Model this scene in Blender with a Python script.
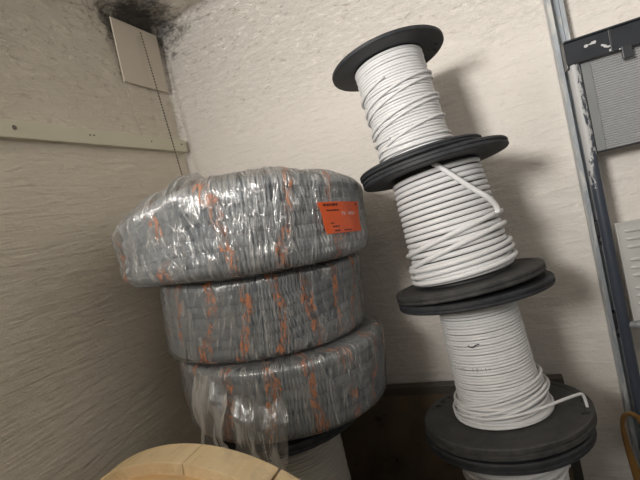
import bpy, bmesh, math, random
import numpy as np
from mathutils import Vector, Matrix

for o in list(bpy.data.objects):
    bpy.data.objects.remove(o)
S = bpy.context.scene
COL = S.collection
R = math.radians
PI = math.pi
random.seed(7)
RNG = np.random.default_rng(7)

# ------------------------------------------------------------------ camera
EYE = 0.95
yaw, pit, rol = R(22.6), R(-3.3), R(13.3)
F = Vector((-math.sin(yaw) * math.cos(pit), math.cos(yaw) * math.cos(pit), math.sin(pit)))
R0 = Vector((math.cos(yaw), math.sin(yaw), 0))
U0 = R0.cross(F)
RT = math.cos(rol) * R0 - math.sin(rol) * U0
UP = math.sin(rol) * R0 + math.cos(rol) * U0
cd = bpy.data.cameras.new('camera')
cd.sensor_fit = 'HORIZONTAL'
cd.sensor_width = 36
cd.lens = 420 / 640 * 36
cd.clip_start = 0.02
cam = bpy.data.objects.new('camera', cd)
COL.objects.link(cam)
m = Matrix((RT, UP, -F)).transposed().to_4x4()
m.translation = (0, 0, EYE)
cam.matrix_world = m
S.camera = cam

# ------------------------------------------------------------------ world, lights, exposure
S.view_settings.view_transform = 'Standard'
S.view_settings.look = 'None'
S.view_settings.gamma = 1
S.view_settings.use_curve_mapping = False
S.view_settings.exposure = 0.0
w = bpy.data.worlds.new('world')
S.world = w
w.use_nodes = True
w.node_tree.nodes['Background'].inputs[0].default_value = (1.0, 0.96, 0.91, 1)
w.node_tree.nodes['Background'].inputs[1].default_value = 0.80
ld = bpy.data.lights.new('window_light', 'AREA')
ld.shape = 'RECTANGLE'
ld.size, ld.size_y = 0.36, 0.40
ld.energy = 16.6
ld.color = (1.0, 0.965, 0.92)
ld.spread = R(92)
lo = bpy.data.objects.new('window_light', ld)
COL.objects.link(lo)
lo.location = (-0.70, -0.95, 1.48)
aim = Vector((0.50, 1.29, 1.95))
lo.rotation_euler = (aim - lo.location).to_track_quat('-Z', 'Y').to_euler()

# ------------------------------------------------------------------ node helpers
class NT:
    def __init__(s, name):
        s.m = bpy.data.materials.new(name)
        s.m.use_nodes = True
        s.t = s.m.node_tree
        s.n = s.t.nodes
        s.bsdf = s.n['Principled BSDF']
        s.out = s.n['Material Output']

    def node(s, typ, **kw):
        n = s.n.new(typ)
        for k, v in kw.items():
            setattr(n, k, v)
        return n

    def link(s, a, b):
        s.t.links.new(a, b)

    def put(s, sock, v):
        if isinstance(v, (int, float, tuple, list)):
            if isinstance(v, (tuple, list)) and len(v) == 3 and sock.type == 'RGBA':
                v = (*v, 1)
            sock.default_value = v
        else:
            s.link(v, sock)

    def coords(s, which='Object', scale=(1, 1, 1), rot=(0, 0, 0)):
        c = s.node('ShaderNodeTexCoord')
        mp = s.node('ShaderNodeMapping')
        s.link(c.outputs[which], mp.inputs[0])
        mp.inputs['Scale'].default_value = scale
        mp.inputs['Rotation'].default_value = rot
        return mp.outputs[0]

    def noise(s, vec, scale, detail=4, rough=0.55, dist=0.0):
        n = s.node('ShaderNodeTexNoise')
        if vec is not None:
            s.link(vec, n.inputs['Vector'])
        n.inputs['Scale'].default_value = scale
        n.inputs['Detail'].default_value = detail
        n.inputs['Roughness'].default_value = rough
        n.inputs['Distortion'].default_value = dist
        return n.outputs['Fac']

    def ramp(s, fac, stops):
        r = s.node('ShaderNodeValToRGB')
        s.link(fac, r.inputs[0])
        e = r.color_ramp.elements
        while len(e) < len(stops):
            e.new(0.5)
        for i, (p, c) in enumerate(stops):
            e[i].position = p
            if isinstance(c, (int, float)):
                c = (c, c, c)
            e[i].color = (*c, 1)
        return r.outputs[0]

    def math(s, op, a, b=0.0, c=None, clamp=False):
        n = s.node('ShaderNodeMath', operation=op, use_clamp=clamp)
        s.put(n.inputs[0], a)
        s.put(n.inputs[1], b)
        if c is not None:
            s.put(n.inputs[2], c)
        return n.outputs[0]

    def mix(s, fac, a, b):
        n = s.node('ShaderNodeMix', data_type='RGBA')
        s.put(n.inputs[0], fac)
        s.put(n.inputs[6], a)
        s.put(n.inputs[7], b)
        return n.outputs[2]

    def bump(s, h, strength=0.5, dist=0.01, normal=None):
        n = s.node('ShaderNodeBump')
        n.inputs['Strength'].default_value = strength
        n.inputs['Distance'].default_value = dist
        s.link(h, n.inputs['Height'])
        if normal is not None:
            s.link(normal, n.inputs['Normal'])
        return n.outputs[0]

    def set(s, **kw):
        names = dict(color='Base Color', rough='Roughness', metal='Metallic', normal='Normal', alpha='Alpha',
                     spec='Specular IOR Level', trans='Transmission Weight', coat='Coat Weight')
        for k, v in kw.items():
            s.put(s.bsdf.inputs[names[k]], v)
        return s.m


def simple(name, col, rough=0.5, metal=0.0, var=0.12, nscale=30, bump=0.0):
    t = NT(name)
    c = t.coords()
    f = t.noise(c, nscale)
    a = tuple(x * (1 - var) for x in col)
    b = tuple(min(1, x * (1 + var)) for x in col)
    kw = dict(color=t.mix(f, a, b), rough=rough, metal=metal)
    if bump:
        kw['normal'] = t.bump(f, bump, 0.002)
    return t.set(**kw)


# ------------------------------------------------------------------ materials of the setting
def soot(t):
    """irregular soot stain around the covered flue in the corner (a stain with its own shape)"""
    g = t.node('ShaderNodeTexCoord').outputs['Object']
    sub = t.node('ShaderNodeVectorMath', operation='SUBTRACT')
    t.link(g, sub.inputs[0])
    sub.inputs[1].default_value = (-0.973, 1.175, 1.715)
    sc = t.node('ShaderNodeVectorMath', operation='MULTIPLY')
    t.link(sub.outputs[0], sc.inputs[0])
    sc.inputs[1].default_value = (6.2, 5.2, 8.0)
    ln = t.node('ShaderNodeVectorMath', operation='LENGTH')
    t.link(sc.outputs[0], ln.inputs[0])
    n = t.noise(g, 14, 6, 0.7)
    n2 = t.noise(g, 60, 4, 0.7)
    d = t.math('ADD', ln.outputs['Value'], t.math('MULTIPLY', t.math('SUBTRACT', n, 0.5), 1.5))
    d = t.math('ADD', d, t.math('MULTIPLY', t.math('SUBTRACT', n2, 0.5), 0.9))
    return t.ramp(d, [(0.45, 0.92), (0.72, 0.62), (1.0, 0.0)])


def plaster(name, col, kind):
    t = NT(name)
    g = t.node('ShaderNodeTexCoord').outputs['Object']
    if kind == 'back':
        v1 = t.coords('Object', (5, 1, 34), (0, R(-6), 0))
        v2 = t.coords('Object', (40, 1, 100), (0, R(-14), 0))
    elif kind == 'left':
        v1 = t.coords('Object', (1, 26, 26), (R(-38), 0, 0))
        mp = [n for n in t.n if n.type == 'MAPPING'][-1]
        mp.inputs['Scale'].default_value = (1, 7, 60)
        v2 = t.coords('Object', (1, 36, 85), (R(-24), 0, 0))
    else:
        v1 = t.coords('Object', (12, 18, 1))
        v2 = t.coords('Object', (30, 26, 1))
    a = t.noise(v1, 1.0, 5, 0.6, 0.6)
    b = t.noise(v2, 1.0, 6, 0.65, 0.5)
    lump = t.noise(g, 9, 3, 0.5)
    fine = t.noise(g, 140, 3, 0.6)
    flake = t.ramp(t.noise(v2, 0.7, 6, 0.68, 0.7), [(0.38, 0.0), (0.60, 1.0)])
    sep = t.node('ShaderNodeSeparateXYZ')
    t.link(g, sep.inputs[0])
    # the upper part of the wall is flakier (old whitewash), the lower part trowelled smooth
    if kind == 'ceil':
        up = 0.7
    else:
        up = t.node('ShaderNodeMapRange')
        t.link(sep.outputs[2], up.inputs[0])
        up.inputs[1].default_value = 1.22
        up.inputs[2].default_value = 1.72
        up = up.outputs[0]
    h = t.math('ADD', t.math('MULTIPLY', a, 1.1), t.math('MULTIPLY', lump, 0.9))
    mid = t.noise(g, 34, 4, 0.6, 0.8)
    h = t.math('ADD', h, t.math('MULTIPLY', mid, 0.55))
    h = t.math('ADD', h, t.math('MULTIPLY', fine, 0.12))
    h = t.math('ADD', h, t.math('MULTIPLY', b, 0.35))
    h = t.math('ADD', h, t.math('MULTIPLY', t.math('MULTIPLY', flake, up), 1.5))
    tone = t.noise(g, 3.0, 4, 0.6)
    c = t.mix(tone, tuple(x * 0.93 for x in col), tuple(min(1, x * 1.05) for x in col))
    dirt = t.ramp(t.noise(v2, 0.8, 6, 0.7, 0.6), [(0.34, 0.85), (0.44, 0.0)])
    c = t.mix(t.math('MULTIPLY', dirt, t.math('ADD', t.math('MULTIPLY', up, 0.75), 0.15)), c, (0.30, 0.25, 0.19))
    c = t.mix(soot(t), c, (0.018, 0.017, 0.016))
    return t.set(color=c, rough=0.92, spec=0.15, normal=t.bump(h, 0.62, 0.010))


M = {}
M['back'] = plaster('plaster_back', (0.76, 0.715, 0.66), 'back')
M['left'] = plaster('plaster_left', (0.735, 0.675, 0.575), 'left')
M['ceil'] = plaster('plaster_ceiling', (0.70, 0.655, 0.58), 'ceil')
M['floor'] = simple('concrete', (0.16, 0.15, 0.14), 0.85, 0, 0.25, 12, 0.3)


# ------------------------------------------------------------------ mesh helpers
class MB:
    """collects shapes, builds one mesh"""
    def __init__(s):
        s.v, s.f, s.uv = [], [], None

    def add(s, verts, faces):
        o = len(s.v)
        s.v.extend([tuple(map(float, p)) for p in verts])
        s.f.extend([tuple(int(i) + o for i in f) for f in faces])

    def box(s, x0, x1, y0, y1, z0, z1):
        v = [(x0, y0, z0), (x1, y0, z0), (x1, y1, z0), (x0, y1, z0), (x0, y0, z1), (x1, y0, z1), (x1, y1, z1), (x0, y1, z1)]
        s.add(v, [(0, 3, 2, 1), (4, 5, 6, 7), (0, 1, 5, 4), (1, 2, 6, 5), (2, 3, 7, 6), (3, 0, 4, 7)])
        return s

    def sweep(s, path, rad, sides=8, caps=True, flat=None):
        P = np.asarray(path, float)
        n = len(P)
        T = np.gradient(P, axis=0)
        T /= np.linalg.norm(T, axis=1)[:, None] + 1e-12
        N = np.cross(T, np.array([0, 0, 1.0]))
        L = np.linalg.norm(N, axis=1)
        bad = L < 0.15
        if bad.any():
            ref = np.array([0, 1.0, 0])
            N2 = np.cross(T, ref)
            if bad.mean() > 0.3:
                N = N2
            else:
                N[bad] = N2[bad]
        N /= np.linalg.norm(N, axis=1)[:, None] + 1e-12
        B = np.cross(N, T)
        rad = np.broadcast_to(np.asarray(rad, float), (n,))
        a = np.linspace(0, 2 * PI, sides, endpoint=False)
        k = 1.0 if flat is None else flat
        V = (P[:, None, :] + rad[:, None, None] * (np.cos(a)[None, :, None] * N[:, None, :] +
             k * np.sin(a)[None, :, None] * B[:, None, :])).reshape(-1, 3)
        i = np.arange(n - 1)[:, None] * sides
        j = np.arange(sides)[None, :]
        j2 = (j + 1) % sides
        Q = np.stack([i + j, i + sides + j, i + sides + j2, i + j2], -1).reshape(-1, 4)
        fs = [tuple(q) for q in Q.tolist()]
        if caps:
            fs.append(tuple(range(sides)))
            fs.append(tuple(reversed(range((n - 1) * sides, n * sides))))
        s.add(V.tolist(), fs)
        return s

    def lathe(s, prof, segs=96, closed=True):
        """revolve (r,z) profile about Z"""
        P = np.asarray(prof, float)
        n = len(P)
        a = np.linspace(0, 2 * PI, segs, endpoint=False)
        V = np.stack([np.cos(a)[:, None] * P[None, :, 0], np.sin(a)[:, None] * P[None, :, 0],
                      np.broadcast_to(P[None, :, 1], (segs, n))], -1).reshape(-1, 3)
        fs = []
        for i in range(segs):
            i2 = (i + 1) % segs
            for j in range(n if closed else n - 1):
                j2 = (j + 1) % n
                fs.append((i * n + j, i2 * n + j, i2 * n + j2, i * n + j2))
        s.add(V.tolist(), fs)
        return s

    def disc(s, r, z0, z1, segs=48, cx=0, cy=0):
        a = [2 * PI * i / segs for i in range(segs)]
        v = [(cx + r * math.cos(t), cy + r * math.sin(t), z0) for t in a] + [(cx + r * math.cos(t), cy + r * math.sin(t), z1) for t in a]
        f = [(i, (i + 1) % segs, segs + (i + 1) % segs, segs + i) for i in range(segs)]
        f += [tuple(reversed(range(segs))), tuple(range(segs, 2 * segs))]
        s.add(v, f)
        return s

    def xform(s, mat):
        s.v = [tuple(mat @ Vector(p)) for p in s.v]
        return s

    def build(s, name, mat, parent=None, smooth=False, bevel=0, angle=35, uv=None):
        me = bpy.data.meshes.new(name)
        me.from_pydata(s.v, [], s.f)
        me.materials.append(mat)
        me.update()
        if bevel:
            bm = bmesh.new()
            bm.from_mesh(me)
            es = [e for e in bm.edges if len(e.link_faces) == 2 and e.calc_face_angle(0) > R(35)]
            bmesh.ops.bevel(bm, geom=es, offset=bevel, segments=2, affect='EDGES', profile=0.6)
            bm.to_mesh(me)
            bm.free()
        if smooth:
            me.shade_smooth()
            if angle:
                me.set_sharp_from_angle(angle=R(angle))
        if uv is not None:
            l = me.uv_layers.new(name='UVMap')
            idx = np.empty(len(me.loops), dtype=np.int32)
            me.loops.foreach_get('vertex_index', idx)
            l.data.foreach_set('uv', uv(idx, me).astype(np.float32).ravel())
        o = bpy.data.objects.new(name, me)
        COL.objects.link(o)
        if parent is not None:
            o.parent = parent
        return o


def empty(name, loc, label, cat, group=None, rot=(0, 0, 0)):
    o = bpy.data.objects.new(name, None)
    o.empty_display_size = 0.05
    COL.objects.link(o)
    o.location = loc
    o.rotation_euler = rot
    tag(o, label, cat, group)
    return o


def tag(o, label, cat, group=None):
    o['label'] = label
    o['category'] = cat
    if group:
        o['group'] = group
    return o


def struct(o):
    o['kind'] = 'structure'
    return o


def vnoise(u, v, pu, seed):
    """smooth 2-D value noise, periodic in u with integer period pu"""
    rg = np.random.default_rng(seed)
    T = rg.random((pu, 256)) * 2 - 1
    u0 = np.floor(u).astype(int)
    v0 = np.floor(v).astype(int)
    fu = u - u0
    fv = v - v0
    fu = fu * fu * (3 - 2 * fu)
    fv = fv * fv * (3 - 2 * fv)
    g = lambda a, b: T[np.mod(a, pu), np.mod(b, 256)]
    return (g(u0, v0) * (1 - fu) + g(u0 + 1, v0) * fu) * (1 - fv) + (g(u0, v0 + 1) * (1 - fu) + g(u0 + 1, v0 + 1) * fu) * fv


def noise1(x, seed):
    rg = np.random.default_rng(seed)
    T = rg.random(512) * 2 - 1
    i = np.floor(x).astype(int)
    f = x - i
    f = f * f * (3 - 2 * f)
    return T[np.mod(i, 512)] * (1 - f) + T[np.mod(i + 1, 512)] * f


# ------------------------------------------------------------------ the setting
YB = 1.29
XL = -0.973
ZC = 1.735


def slab(name, mat, origin, ux, uy, nrm, lx, ly, nx, ny, amp, seed, thick=0.1):
    """thick wall with an uneven plaster face (front towards +nrm)"""
    origin, ux, uy, nrm = map(np.asarray, (origin, ux, uy, nrm))
    gu, gv = np.meshgrid(np.linspace(0, lx, nx + 1), np.linspace(0, ly, ny + 1), indexing='ij')
    h = amp * (vnoise(gu * 4, gv * 4, 64, seed) + 0.45 * vnoise(gu * 11, gv * 13, 128, seed + 1) + 0.2 * vnoise(gu * 27, gv * 31, 256, seed + 2))
    P = origin + gu[..., None] * ux + gv[..., None] * uy + h[..., None] * nrm
    mb = MB()
    idx = np.arange((nx + 1) * (ny + 1)).reshape(nx + 1, ny + 1)
    q = np.stack([idx[:-1, :-1], idx[1:, :-1], idx[1:, 1:], idx[:-1, 1:]], -1).reshape(-1, 4)
    n0 = (nx + 1) * (ny + 1)
    back = [origin + a * lx * ux + b * ly * uy - thick * nrm for a, b in ((0, 0), (1, 0), (1, 1), (0, 1))]
    f = [tuple(x) for x in q.tolist()]
    A, B, C, D = n0, n0 + 1, n0 + 2, n0 + 3
    f.append((A, D, C, B))
    f.append(tuple(idx[::-1, 0].tolist()) + (A, B))
    f.append(tuple(idx[-1, ::-1].tolist()) + (B, C))
    f.append(tuple(idx[:, -1].tolist()) + (C, D))
    f.append(tuple(idx[0, :].tolist()) + (D, A))
    mb.add(P.reshape(-1, 3).tolist() + [p.tolist() for p in back], f)
    o = mb.build(name, mat)
    for p in o.data.polygons[:len(q)]:
        p.use_smooth = True
    return struct(o)


slab('wall_back', M['back'], (XL - 0.1, YB, 0), (1, 0, 0), (0, 0, 1), (0, -1, 0), 2.3, ZC + 0.05, 150, 110, 0.004, 3)
slab('wall_left', M['left'], (XL, YB + 0.0, 0), (0, -1, 0), (0, 0, 1), (1, 0, 0), 3.2, ZC + 0.05, 170, 110, 0.004, 8)
slab('ceiling', M['ceil'], (XL - 0.1, YB + 0.1, ZC), (1, 0, 0), (0, -1, 0), (0, 0, -1), 2.3, 3.3, 120, 170, 0.008, 13)
struct(MB().box(XL - 0.1, 1.33, -1.9, YB + 0.1, -0.08, 0).build('floor', M['floor']))

# unseen low dark walls behind and beside the camera, added to block low light
M['light_block'] = simple('light_block_dark', (0.16, 0.145, 0.125), 0.7, 0, 0.15, 6)
struct(MB().box(XL, 1.33, -1.9, -1.8, 0, 1.02).build('light_block_rear', M['light_block']))
struct(MB().box(1.23, 1.33, -1.8, YB, 0, 1.02).build('light_block_right', M['light_block']))

# rough plaster cove where the walls and ceiling meet (rounded by hand)
def cove(name, mat, p0, p1, d1, d2, rad, seed):
    p0, p1, d1, d2 = map(np.asarray, (p0, p1, d1, d2))
    n = 70
    t = np.linspace(0, 1, n)
    prof = []
    for i in range(7):
        a = i / 6 * PI / 2
        prof.append((1 - math.sin(a), 1 - math.cos(a)))
    V = []
    for k, tt in enumerate(t):
        base = p0 + (p1 - p0) * tt
        rr = rad * (1 + 0.5 * noise1(np.array([tt * 23.0]), seed)[0] + 0.3 * noise1(np.array([tt * 60.0]), seed + 1)[0])
        for x, y in prof:
            V.append(base + d1 * rr * x + d2 * rr * y)
        V.append(base - (d1 + d2) * 0.012)
    m_ = len(prof) + 1
    f = []
    for k in range(n - 1):
        for j in range(m_):
            j2 = (j + 1) % m_
            f.append((k * m_ + j, k * m_ + j2, (k + 1) * m_ + j2, (k + 1) * m_ + j))
    f.append(tuple(range(m_)))
    f.append(tuple(reversed(range((n - 1) * m_, n * m_))))
    mb = MB()
    mb.add(V, f)
    return struct(mb.build(name, mat, smooth=True))


cove('trim_1', M['back'], (XL, YB, 0.0), (XL, YB, ZC), (1, 0, 0), (0, -1, 0), 0.016, 21)
cove('trim_2', M['back'], (XL, YB, ZC), (1.2, YB, ZC), (0, -1, 0), (0, 0, -1), 0.022, 31)
cove('trim_3', M['left'], (XL, YB, ZC), (XL, -1.8, ZC), (1, 0, 0), (0, 0, -1), 0.026, 41)

# ------------------------------------------------------------------ object materials
M['black'] = None
def black_plastic(name, base, dust, amt, rough=0.55):
    t = NT(name)
    g = t.coords()
    n = t.noise(g, 18, 6, 0.7, 0.8)
    n2 = t.noise(g, 75, 4, 0.7)
    f = t.ramp(t.math('ADD', t.math('MULTIPLY', n, 0.65), t.math('MULTIPLY', n2, 0.35)), [(0.40, 0.0), (0.68, amt)])
    return t.set(color=t.mix(f, base, dust), rough=t.math('ADD', rough, t.math('MULTIPLY', f, 0.3)),
                 normal=t.bump(n2, 0.25, 0.002))

M['black_reel'] = black_plastic('black_reel_plastic', (0.016, 0.018, 0.022), (0.075, 0.080, 0.088), 0.6)
M['dusty_reel'] = black_plastic('dusty_reel_plastic', (0.028, 0.028, 0.029), (0.092, 0.089, 0.085), 0.9)
M['black_paint'] = black_plastic('black_paint', (0.018, 0.020, 0.024), (0.06, 0.065, 0.07), 0.6, 0.35)

def cable_mat(name, col, marks=False):
    t = NT(name)
    g = t.coords()
    n = t.noise(g, 26, 4, 0.6)
    c = t.mix(t.ramp(n, [(0.35, 0.0), (0.75, 1.0)]), tuple(x * 0.93 for x in col), col)
    if marks:   # faint grey printing running along the cable jacket
        v = t.coords('Object', (900, 900, 2))
        k = t.ramp(t.noise(v, 0.25, 2, 0.5), [(0.52, 0.0), (0.58, 1.0)])
        sep = t.node('ShaderNodeSeparateXYZ')
        t.link(t.node('ShaderNodeTexCoord').outputs['Object'], sep.inputs[0])
        z = t.math('PINGPONG', t.math('ADD', sep.outputs[2], 0.0), 0.075)
        band = t.math('LESS_THAN', z, 0.004)
        big = t.ramp(t.noise(t.coords('Object', (12, 12, 12)), 1.0, 1), [(0.5, 0.0), (0.55, 1.0)])
        c = t.mix(t.math('MULTIPLY', t.math('MULTIPLY', k, band), t.math('MULTIPLY', big, 0.6)), c, (0.25, 0.27, 0.3))
    return t.set(color=c, rough=0.42, spec=0.4)

M['cable'] = cable_mat('white_cable', (0.81, 0.81, 0.815))
M['cable_print'] = cable_mat('white_cable_printed', (0.81, 0.81, 0.81), True)
M['cable_grey'] = cable_mat('greyish_cable', (0.56, 0.53, 0.48))
M['barrel'] = simple('barrel_plastic', (0.05, 0.05, 0.05), 0.6)
M['conduit'] = simple('grey_conduit', (0.40, 0.44, 0.48), 0.2, 0, 0.12, 20)
M['conduit_in'] = simple('conduit_end', (0.30, 0.31, 0.33), 0.4)


def film_mat(name, print_amt, milky, period, seed, dw=0.45, fs=1.0, line=1.0):
    """thin clear wrinkled wrap, printed with broken orange bands; UV is in metres (u round the coil, v across)"""
    t = NT(name)
    uv = t.node('ShaderNodeTexCoord').outputs['UV']
    def mp(scale, rot=0, loc=(0, 0, 0)):
        n = t.node('ShaderNodeMapping')
        t.link(uv, n.inputs[0])
        n.inputs['Scale'].default_value = (scale[0] * fs, scale[1] * fs, 1)
        n.inputs['Rotation'].default_value = (0, 0, rot)
        n.inputs['Location'].default_value = loc
        return n.outputs[0]
    s1 = t.noise(mp((130, 13), R(9), (seed, 0, 0)), 1.0, 5, 0.62, 0.7)
    s2 = t.noise(mp((240, 40), R(-24), (0, seed, 0)), 1.0, 4, 0.6, 0.5)
    s3 = t.noise(mp((8, 5), 0, (seed, 3, 0)), 1.0, 3, 0.6, 0.3)
    crease_glint = t.math('ABSOLUTE', t.math('SUBTRACT', s1, 0.5))
    crease_glint = t.ramp(crease_glint, [(0.0, 1.0), (0.035, 0.25), (0.10, 0.0)])
    white = t.ramp(t.math('ADD', t.math('MULTIPLY', s1, 0.6), t.math('MULTIPLY', s3, 0.5)), [(0.48, 0.0), (0.72, 1.0)])
    fac = t.math('ADD', 0.01 + milky, t.math('MULTIPLY', white, 0.20))
    fac = t.math('ADD', fac, t.math('MULTIPLY', crease_glint, 0.36 * line))  # white highlight streaks along the creases, painted as film opacity
    s4 = t.noise(mp((30, 5.5), R(14), (seed, seed, 0)), 1.0, 3, 0.55, 1.1)
    long_ = t.ramp(t.math('ABSOLUTE', t.math('SUBTRACT', s4, 0.5)), [(0.0, 1.0), (0.012, 0.5), (0.035, 0.0)])
    fac = t.math('ADD', fac, t.math('MULTIPLY', long_, 0.42 * line))
    h = t.math('ADD', t.math('MULTIPLY', s1, 1.0), t.math('MULTIPLY', s2, 0.55))
    h = t.math('ADD', h, t.math('MULTIPLY', long_, 0.25))
    nrm = t.bump(h, 0.9, 0.003)
    fr = t.node('ShaderNodeFresnel')
    fr.inputs['IOR'].default_value = 1.45
    t.link(nrm, fr.inputs['Normal'])
    fac = t.math('ADD', fac, t.math('MULTIPLY', fr.outputs[0], 0.55), clamp=True)
    tr = t.node('ShaderNodeBsdfTransparent')
    tr.inputs[0].default_value = (0.95, 0.95, 0.94, 1)
    gl = t.node('ShaderNodeBsdfGlossy')
    gl.inputs['Roughness'].default_value = 0.13
    gl.inputs[0].default_value = (0.95, 0.95, 0.95, 1)
    t.link(nrm, gl.inputs['Normal'])
    df = t.node('ShaderNodeBsdfDiffuse')
    df.inputs[0].default_value = (0.80, 0.80, 0.79, 1)
    t.link(nrm, df.inputs['Normal'])
    mg = t.node('ShaderNodeMixShader')
    mg.inputs[0].default_value = dw
    t.link(gl.outputs[0], mg.inputs[1])
    t.link(df.outputs[0], mg.inputs[2])
    mf = t.node('ShaderNodeMixShader')
    t.link(fac, mf.inputs[0])
    t.link(tr.outputs[0], mf.inputs[1])
    t.link(mg.outputs[0], mf.inputs[2])
    # broken orange print
    sep = t.node('ShaderNodeSeparateXYZ')
    wob = t.node('ShaderNodeVectorMath', operation='ADD')
    t.link(uv, wob.inputs[0])
    wn = t.node('ShaderNodeTexNoise')
    t.link(mp((7, 5)), wn.inputs['Vector'])
    wn.inputs['Scale'].default_value = 1.0
    wsc = t.node('ShaderNodeVectorMath', operation='SCALE')
    t.link(wn.outputs['Color'], wsc.inputs[0])
    wsc.inputs['Scale'].default_value = 0.15
    t.link(wsc.outputs[0], wob.inputs[1])
    t.link(wob.outputs[0], sep.inputs[0])
    ph = t.math('MODULO', t.math('ADD', sep.outputs[0], 10 + seed * 0.031), period)
    band = t.math('LESS_THAN', ph, 0.024)
    brk = t.ramp(t.noise(mp((110, 40), R(12), (0, seed * 2, 0)), 1.0, 5, 0.75, 0.6), [(0.47, 0.0), (0.62, 1.0)])
    patch = t.ramp(t.noise(mp((6, 12), 0, (seed * 3, 0, 0)), 1.0, 2, 0.5), [(0.36, 0.0), (0.52, 1.0)])
    pm = t.math('MULTIPLY', t.math('MULTIPLY', band, brk), t.math('MULTIPLY', patch, print_amt))
    od = t.node('ShaderNodeBsdfPrincipled')
    od.inputs['Base Color'].default_value = (0.62, 0.22, 0.085, 1)
    od.inputs['Roughness'].default_value = 0.35
    t.link(nrm, od.inputs['Normal'])
    mo = t.node('ShaderNodeMixShader')
    t.link(pm, mo.inputs[0])
    t.link(mf.outputs[0], mo.inputs[1])
    t.link(od.outputs[0], mo.inputs[2])
    t.link(mo.outputs[0], t.out.inputs[0])
    t.n.remove(t.bsdf)
    return t.m


# ------------------------------------------------------------------ cable spools
def flange(mb, r, z0, t, hub=0.03, groove=True):
    b = min(0.003, t * 0.2)
    p = [(hub, z0), (r - b, z0), (r, z0 + b)]
    if groove:
        p += [(r, z0 + t * 0.40), (r - 0.003, z0 + t * 0.46), (r - 0.003, z0 + t * 0.56), (r, z0 + t * 0.62)]
    p += [(r, z0 + t - b), (r - b, z0 + t), (r - 0.016, z0 + t), (r - 0.018, z0 + t - 0.0015), (hub, z0 + t - 0.0015)]
    mb.lathe(p, 120)


def drill(o, pts, r):
    """cut round-ended holes through a flange part"""
    c = MB()
    for (x, y, rr) in pts:
        c.disc(rr, -0.2, 1.0, 16, x, y)
    co = c.build('cutter', M['barrel'])
    co.parent = o.parent
    md = o.modifiers.new('holes', 'BOOLEAN')
    md.object = co
    md.operation = 'DIFFERENCE'
    md.solver = 'EXACT'
    dg = bpy.context.evaluated_depsgraph_get()
    me = bpy.data.meshes.new_from_object(o.evaluated_get(dg))
    o.modifiers.clear()
    o.data = me
    bpy.data.objects.remove(co)


def helix(r, z0, z1, turns, phase=0.0, jr=0.0008, jz=0.0006, seed=1, seg=44, r1=None, tilt=(0, 0)):
    n = max(8, int(abs(turns) * seg))
    t = np.linspace(0, 1, n)
    a = phase + 2 * PI * turns * t
    rr = r + ((r1 - r) * t if r1 is not None else 0) + jr * noise1(t * turns * 1.7 + 3, seed) + jr * 0.7 * noise1(t * turns * 5.1, seed + 5)
    z = z0 + (z1 - z0) * t + jz * noise1(t * turns * 2.3, seed + 9)
    x, y = rr * np.cos(a), rr * np.sin(a)
    return np.stack([x, y, z + x * tilt[0] + y * tilt[1]], -1)


def spool(name, loc, rot, h, R_b, R_t, tb, tt, label, group, body, cab_r, mat, extra, seed, top_mat='black_reel', bot_mat='dusty_reel', rb1=None, pitch=2.02):
    """body: winding radius at bottom, rb1 at top"""
    e = empty(name, loc, label, 'cable spool', group, rot)
    a = MB()
    flange(a, R_b, 0, tb)
    fb = a.build('flange', M[bot_mat], e, smooth=True)
    a = MB()
    flange(a, R_t, h - tt, tt, groove=tt > 0.015)
    ft = a.build('flange', M[top_mat], e, smooth=True)
    core = min(body, rb1 or body) - cab_r * 1.6
    a = MB()
    a.lathe([(0.028, tb - 0.001), (core, tb - 0.001), (core, h - tt + 0.001), (0.028, h - tt + 0.001)], 64)
    a.build('barrel', M['barrel'], e, smooth=True)
    c = MB()
    z0, z1 = tb + cab_r, h - tt - cab_r
    n = (z1 - z0) / (cab_r * pitch)
    c.sweep(helix(body, z0, z1, n, seed, 0.0006, 0.0006, seed, 44, rb1 or body), cab_r, 8)
    for kw in extra:
        if 'path' in kw:
            P = np.asarray(kw['path'], float)
            t = np.linspace(0, len(P) - 1, (len(P) - 1) * 8 + 1)
            # Catmull-Rom
            out = []
            for q in t:
                i = min(int(q), len(P) - 2)
                f = q - i
                p0, p1, p2, p3 = P[max(i - 1, 0)], P[i], P[i + 1], P[min(i + 2, len(P) - 1)]
                out.append(0.5 * ((2 * p1) + (p2 - p0) * f + (2 * p0 - 5 * p1 + 4 * p2 - p3) * f * f + (3 * p1 - p0 - 3 * p2 + p3) * f ** 3))
            c.sweep(out, cab_r, 10)
        else:
            kk = dict(kw)
            c.sweep(helix(**kk), cab_r, 8)
    cb = c.build('cable', M[mat], e, smooth=True, angle=0)
    return e, fb, ft, cb


G_SP = 'black plastic spools of white cable in the tall stack'
SY = 1.0
# the tower leans back and to the left, a little more from spool to spool
LEAN = R(-4.2)
def up_axis(ty):
    return Matrix.Rotation(ty, 3, 'Y') @ Matrix.Rotation(LEAN, 3, 'X') @ Vector((0, 0, 1))
def eul(ty):
    return (Matrix.Rotation(ty, 3, 'Y') @ Matrix.Rotation(LEAN, 3, 'X')).to_euler()
hA, hB, hC, hD = 0.378, 0.314, 0.300, 0.268
tA, tB, tC, tD = R(-1.0), R(-2.6), R(-4.6), R(-6.0)
pA = Vector((-0.063, 0.965, 0.010))
pB = pA + up_axis(tA) * (hA + 0.0055) + Vector((0.006, 0, 0))
pC = pB + up_axis(tB) * (hB + 0.0060) + Vector((-0.006, 0, 0))
pD = pC + up_axis(tC) * (hC + 0.0035) + Vector((-0.026, 0, 0))
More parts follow.
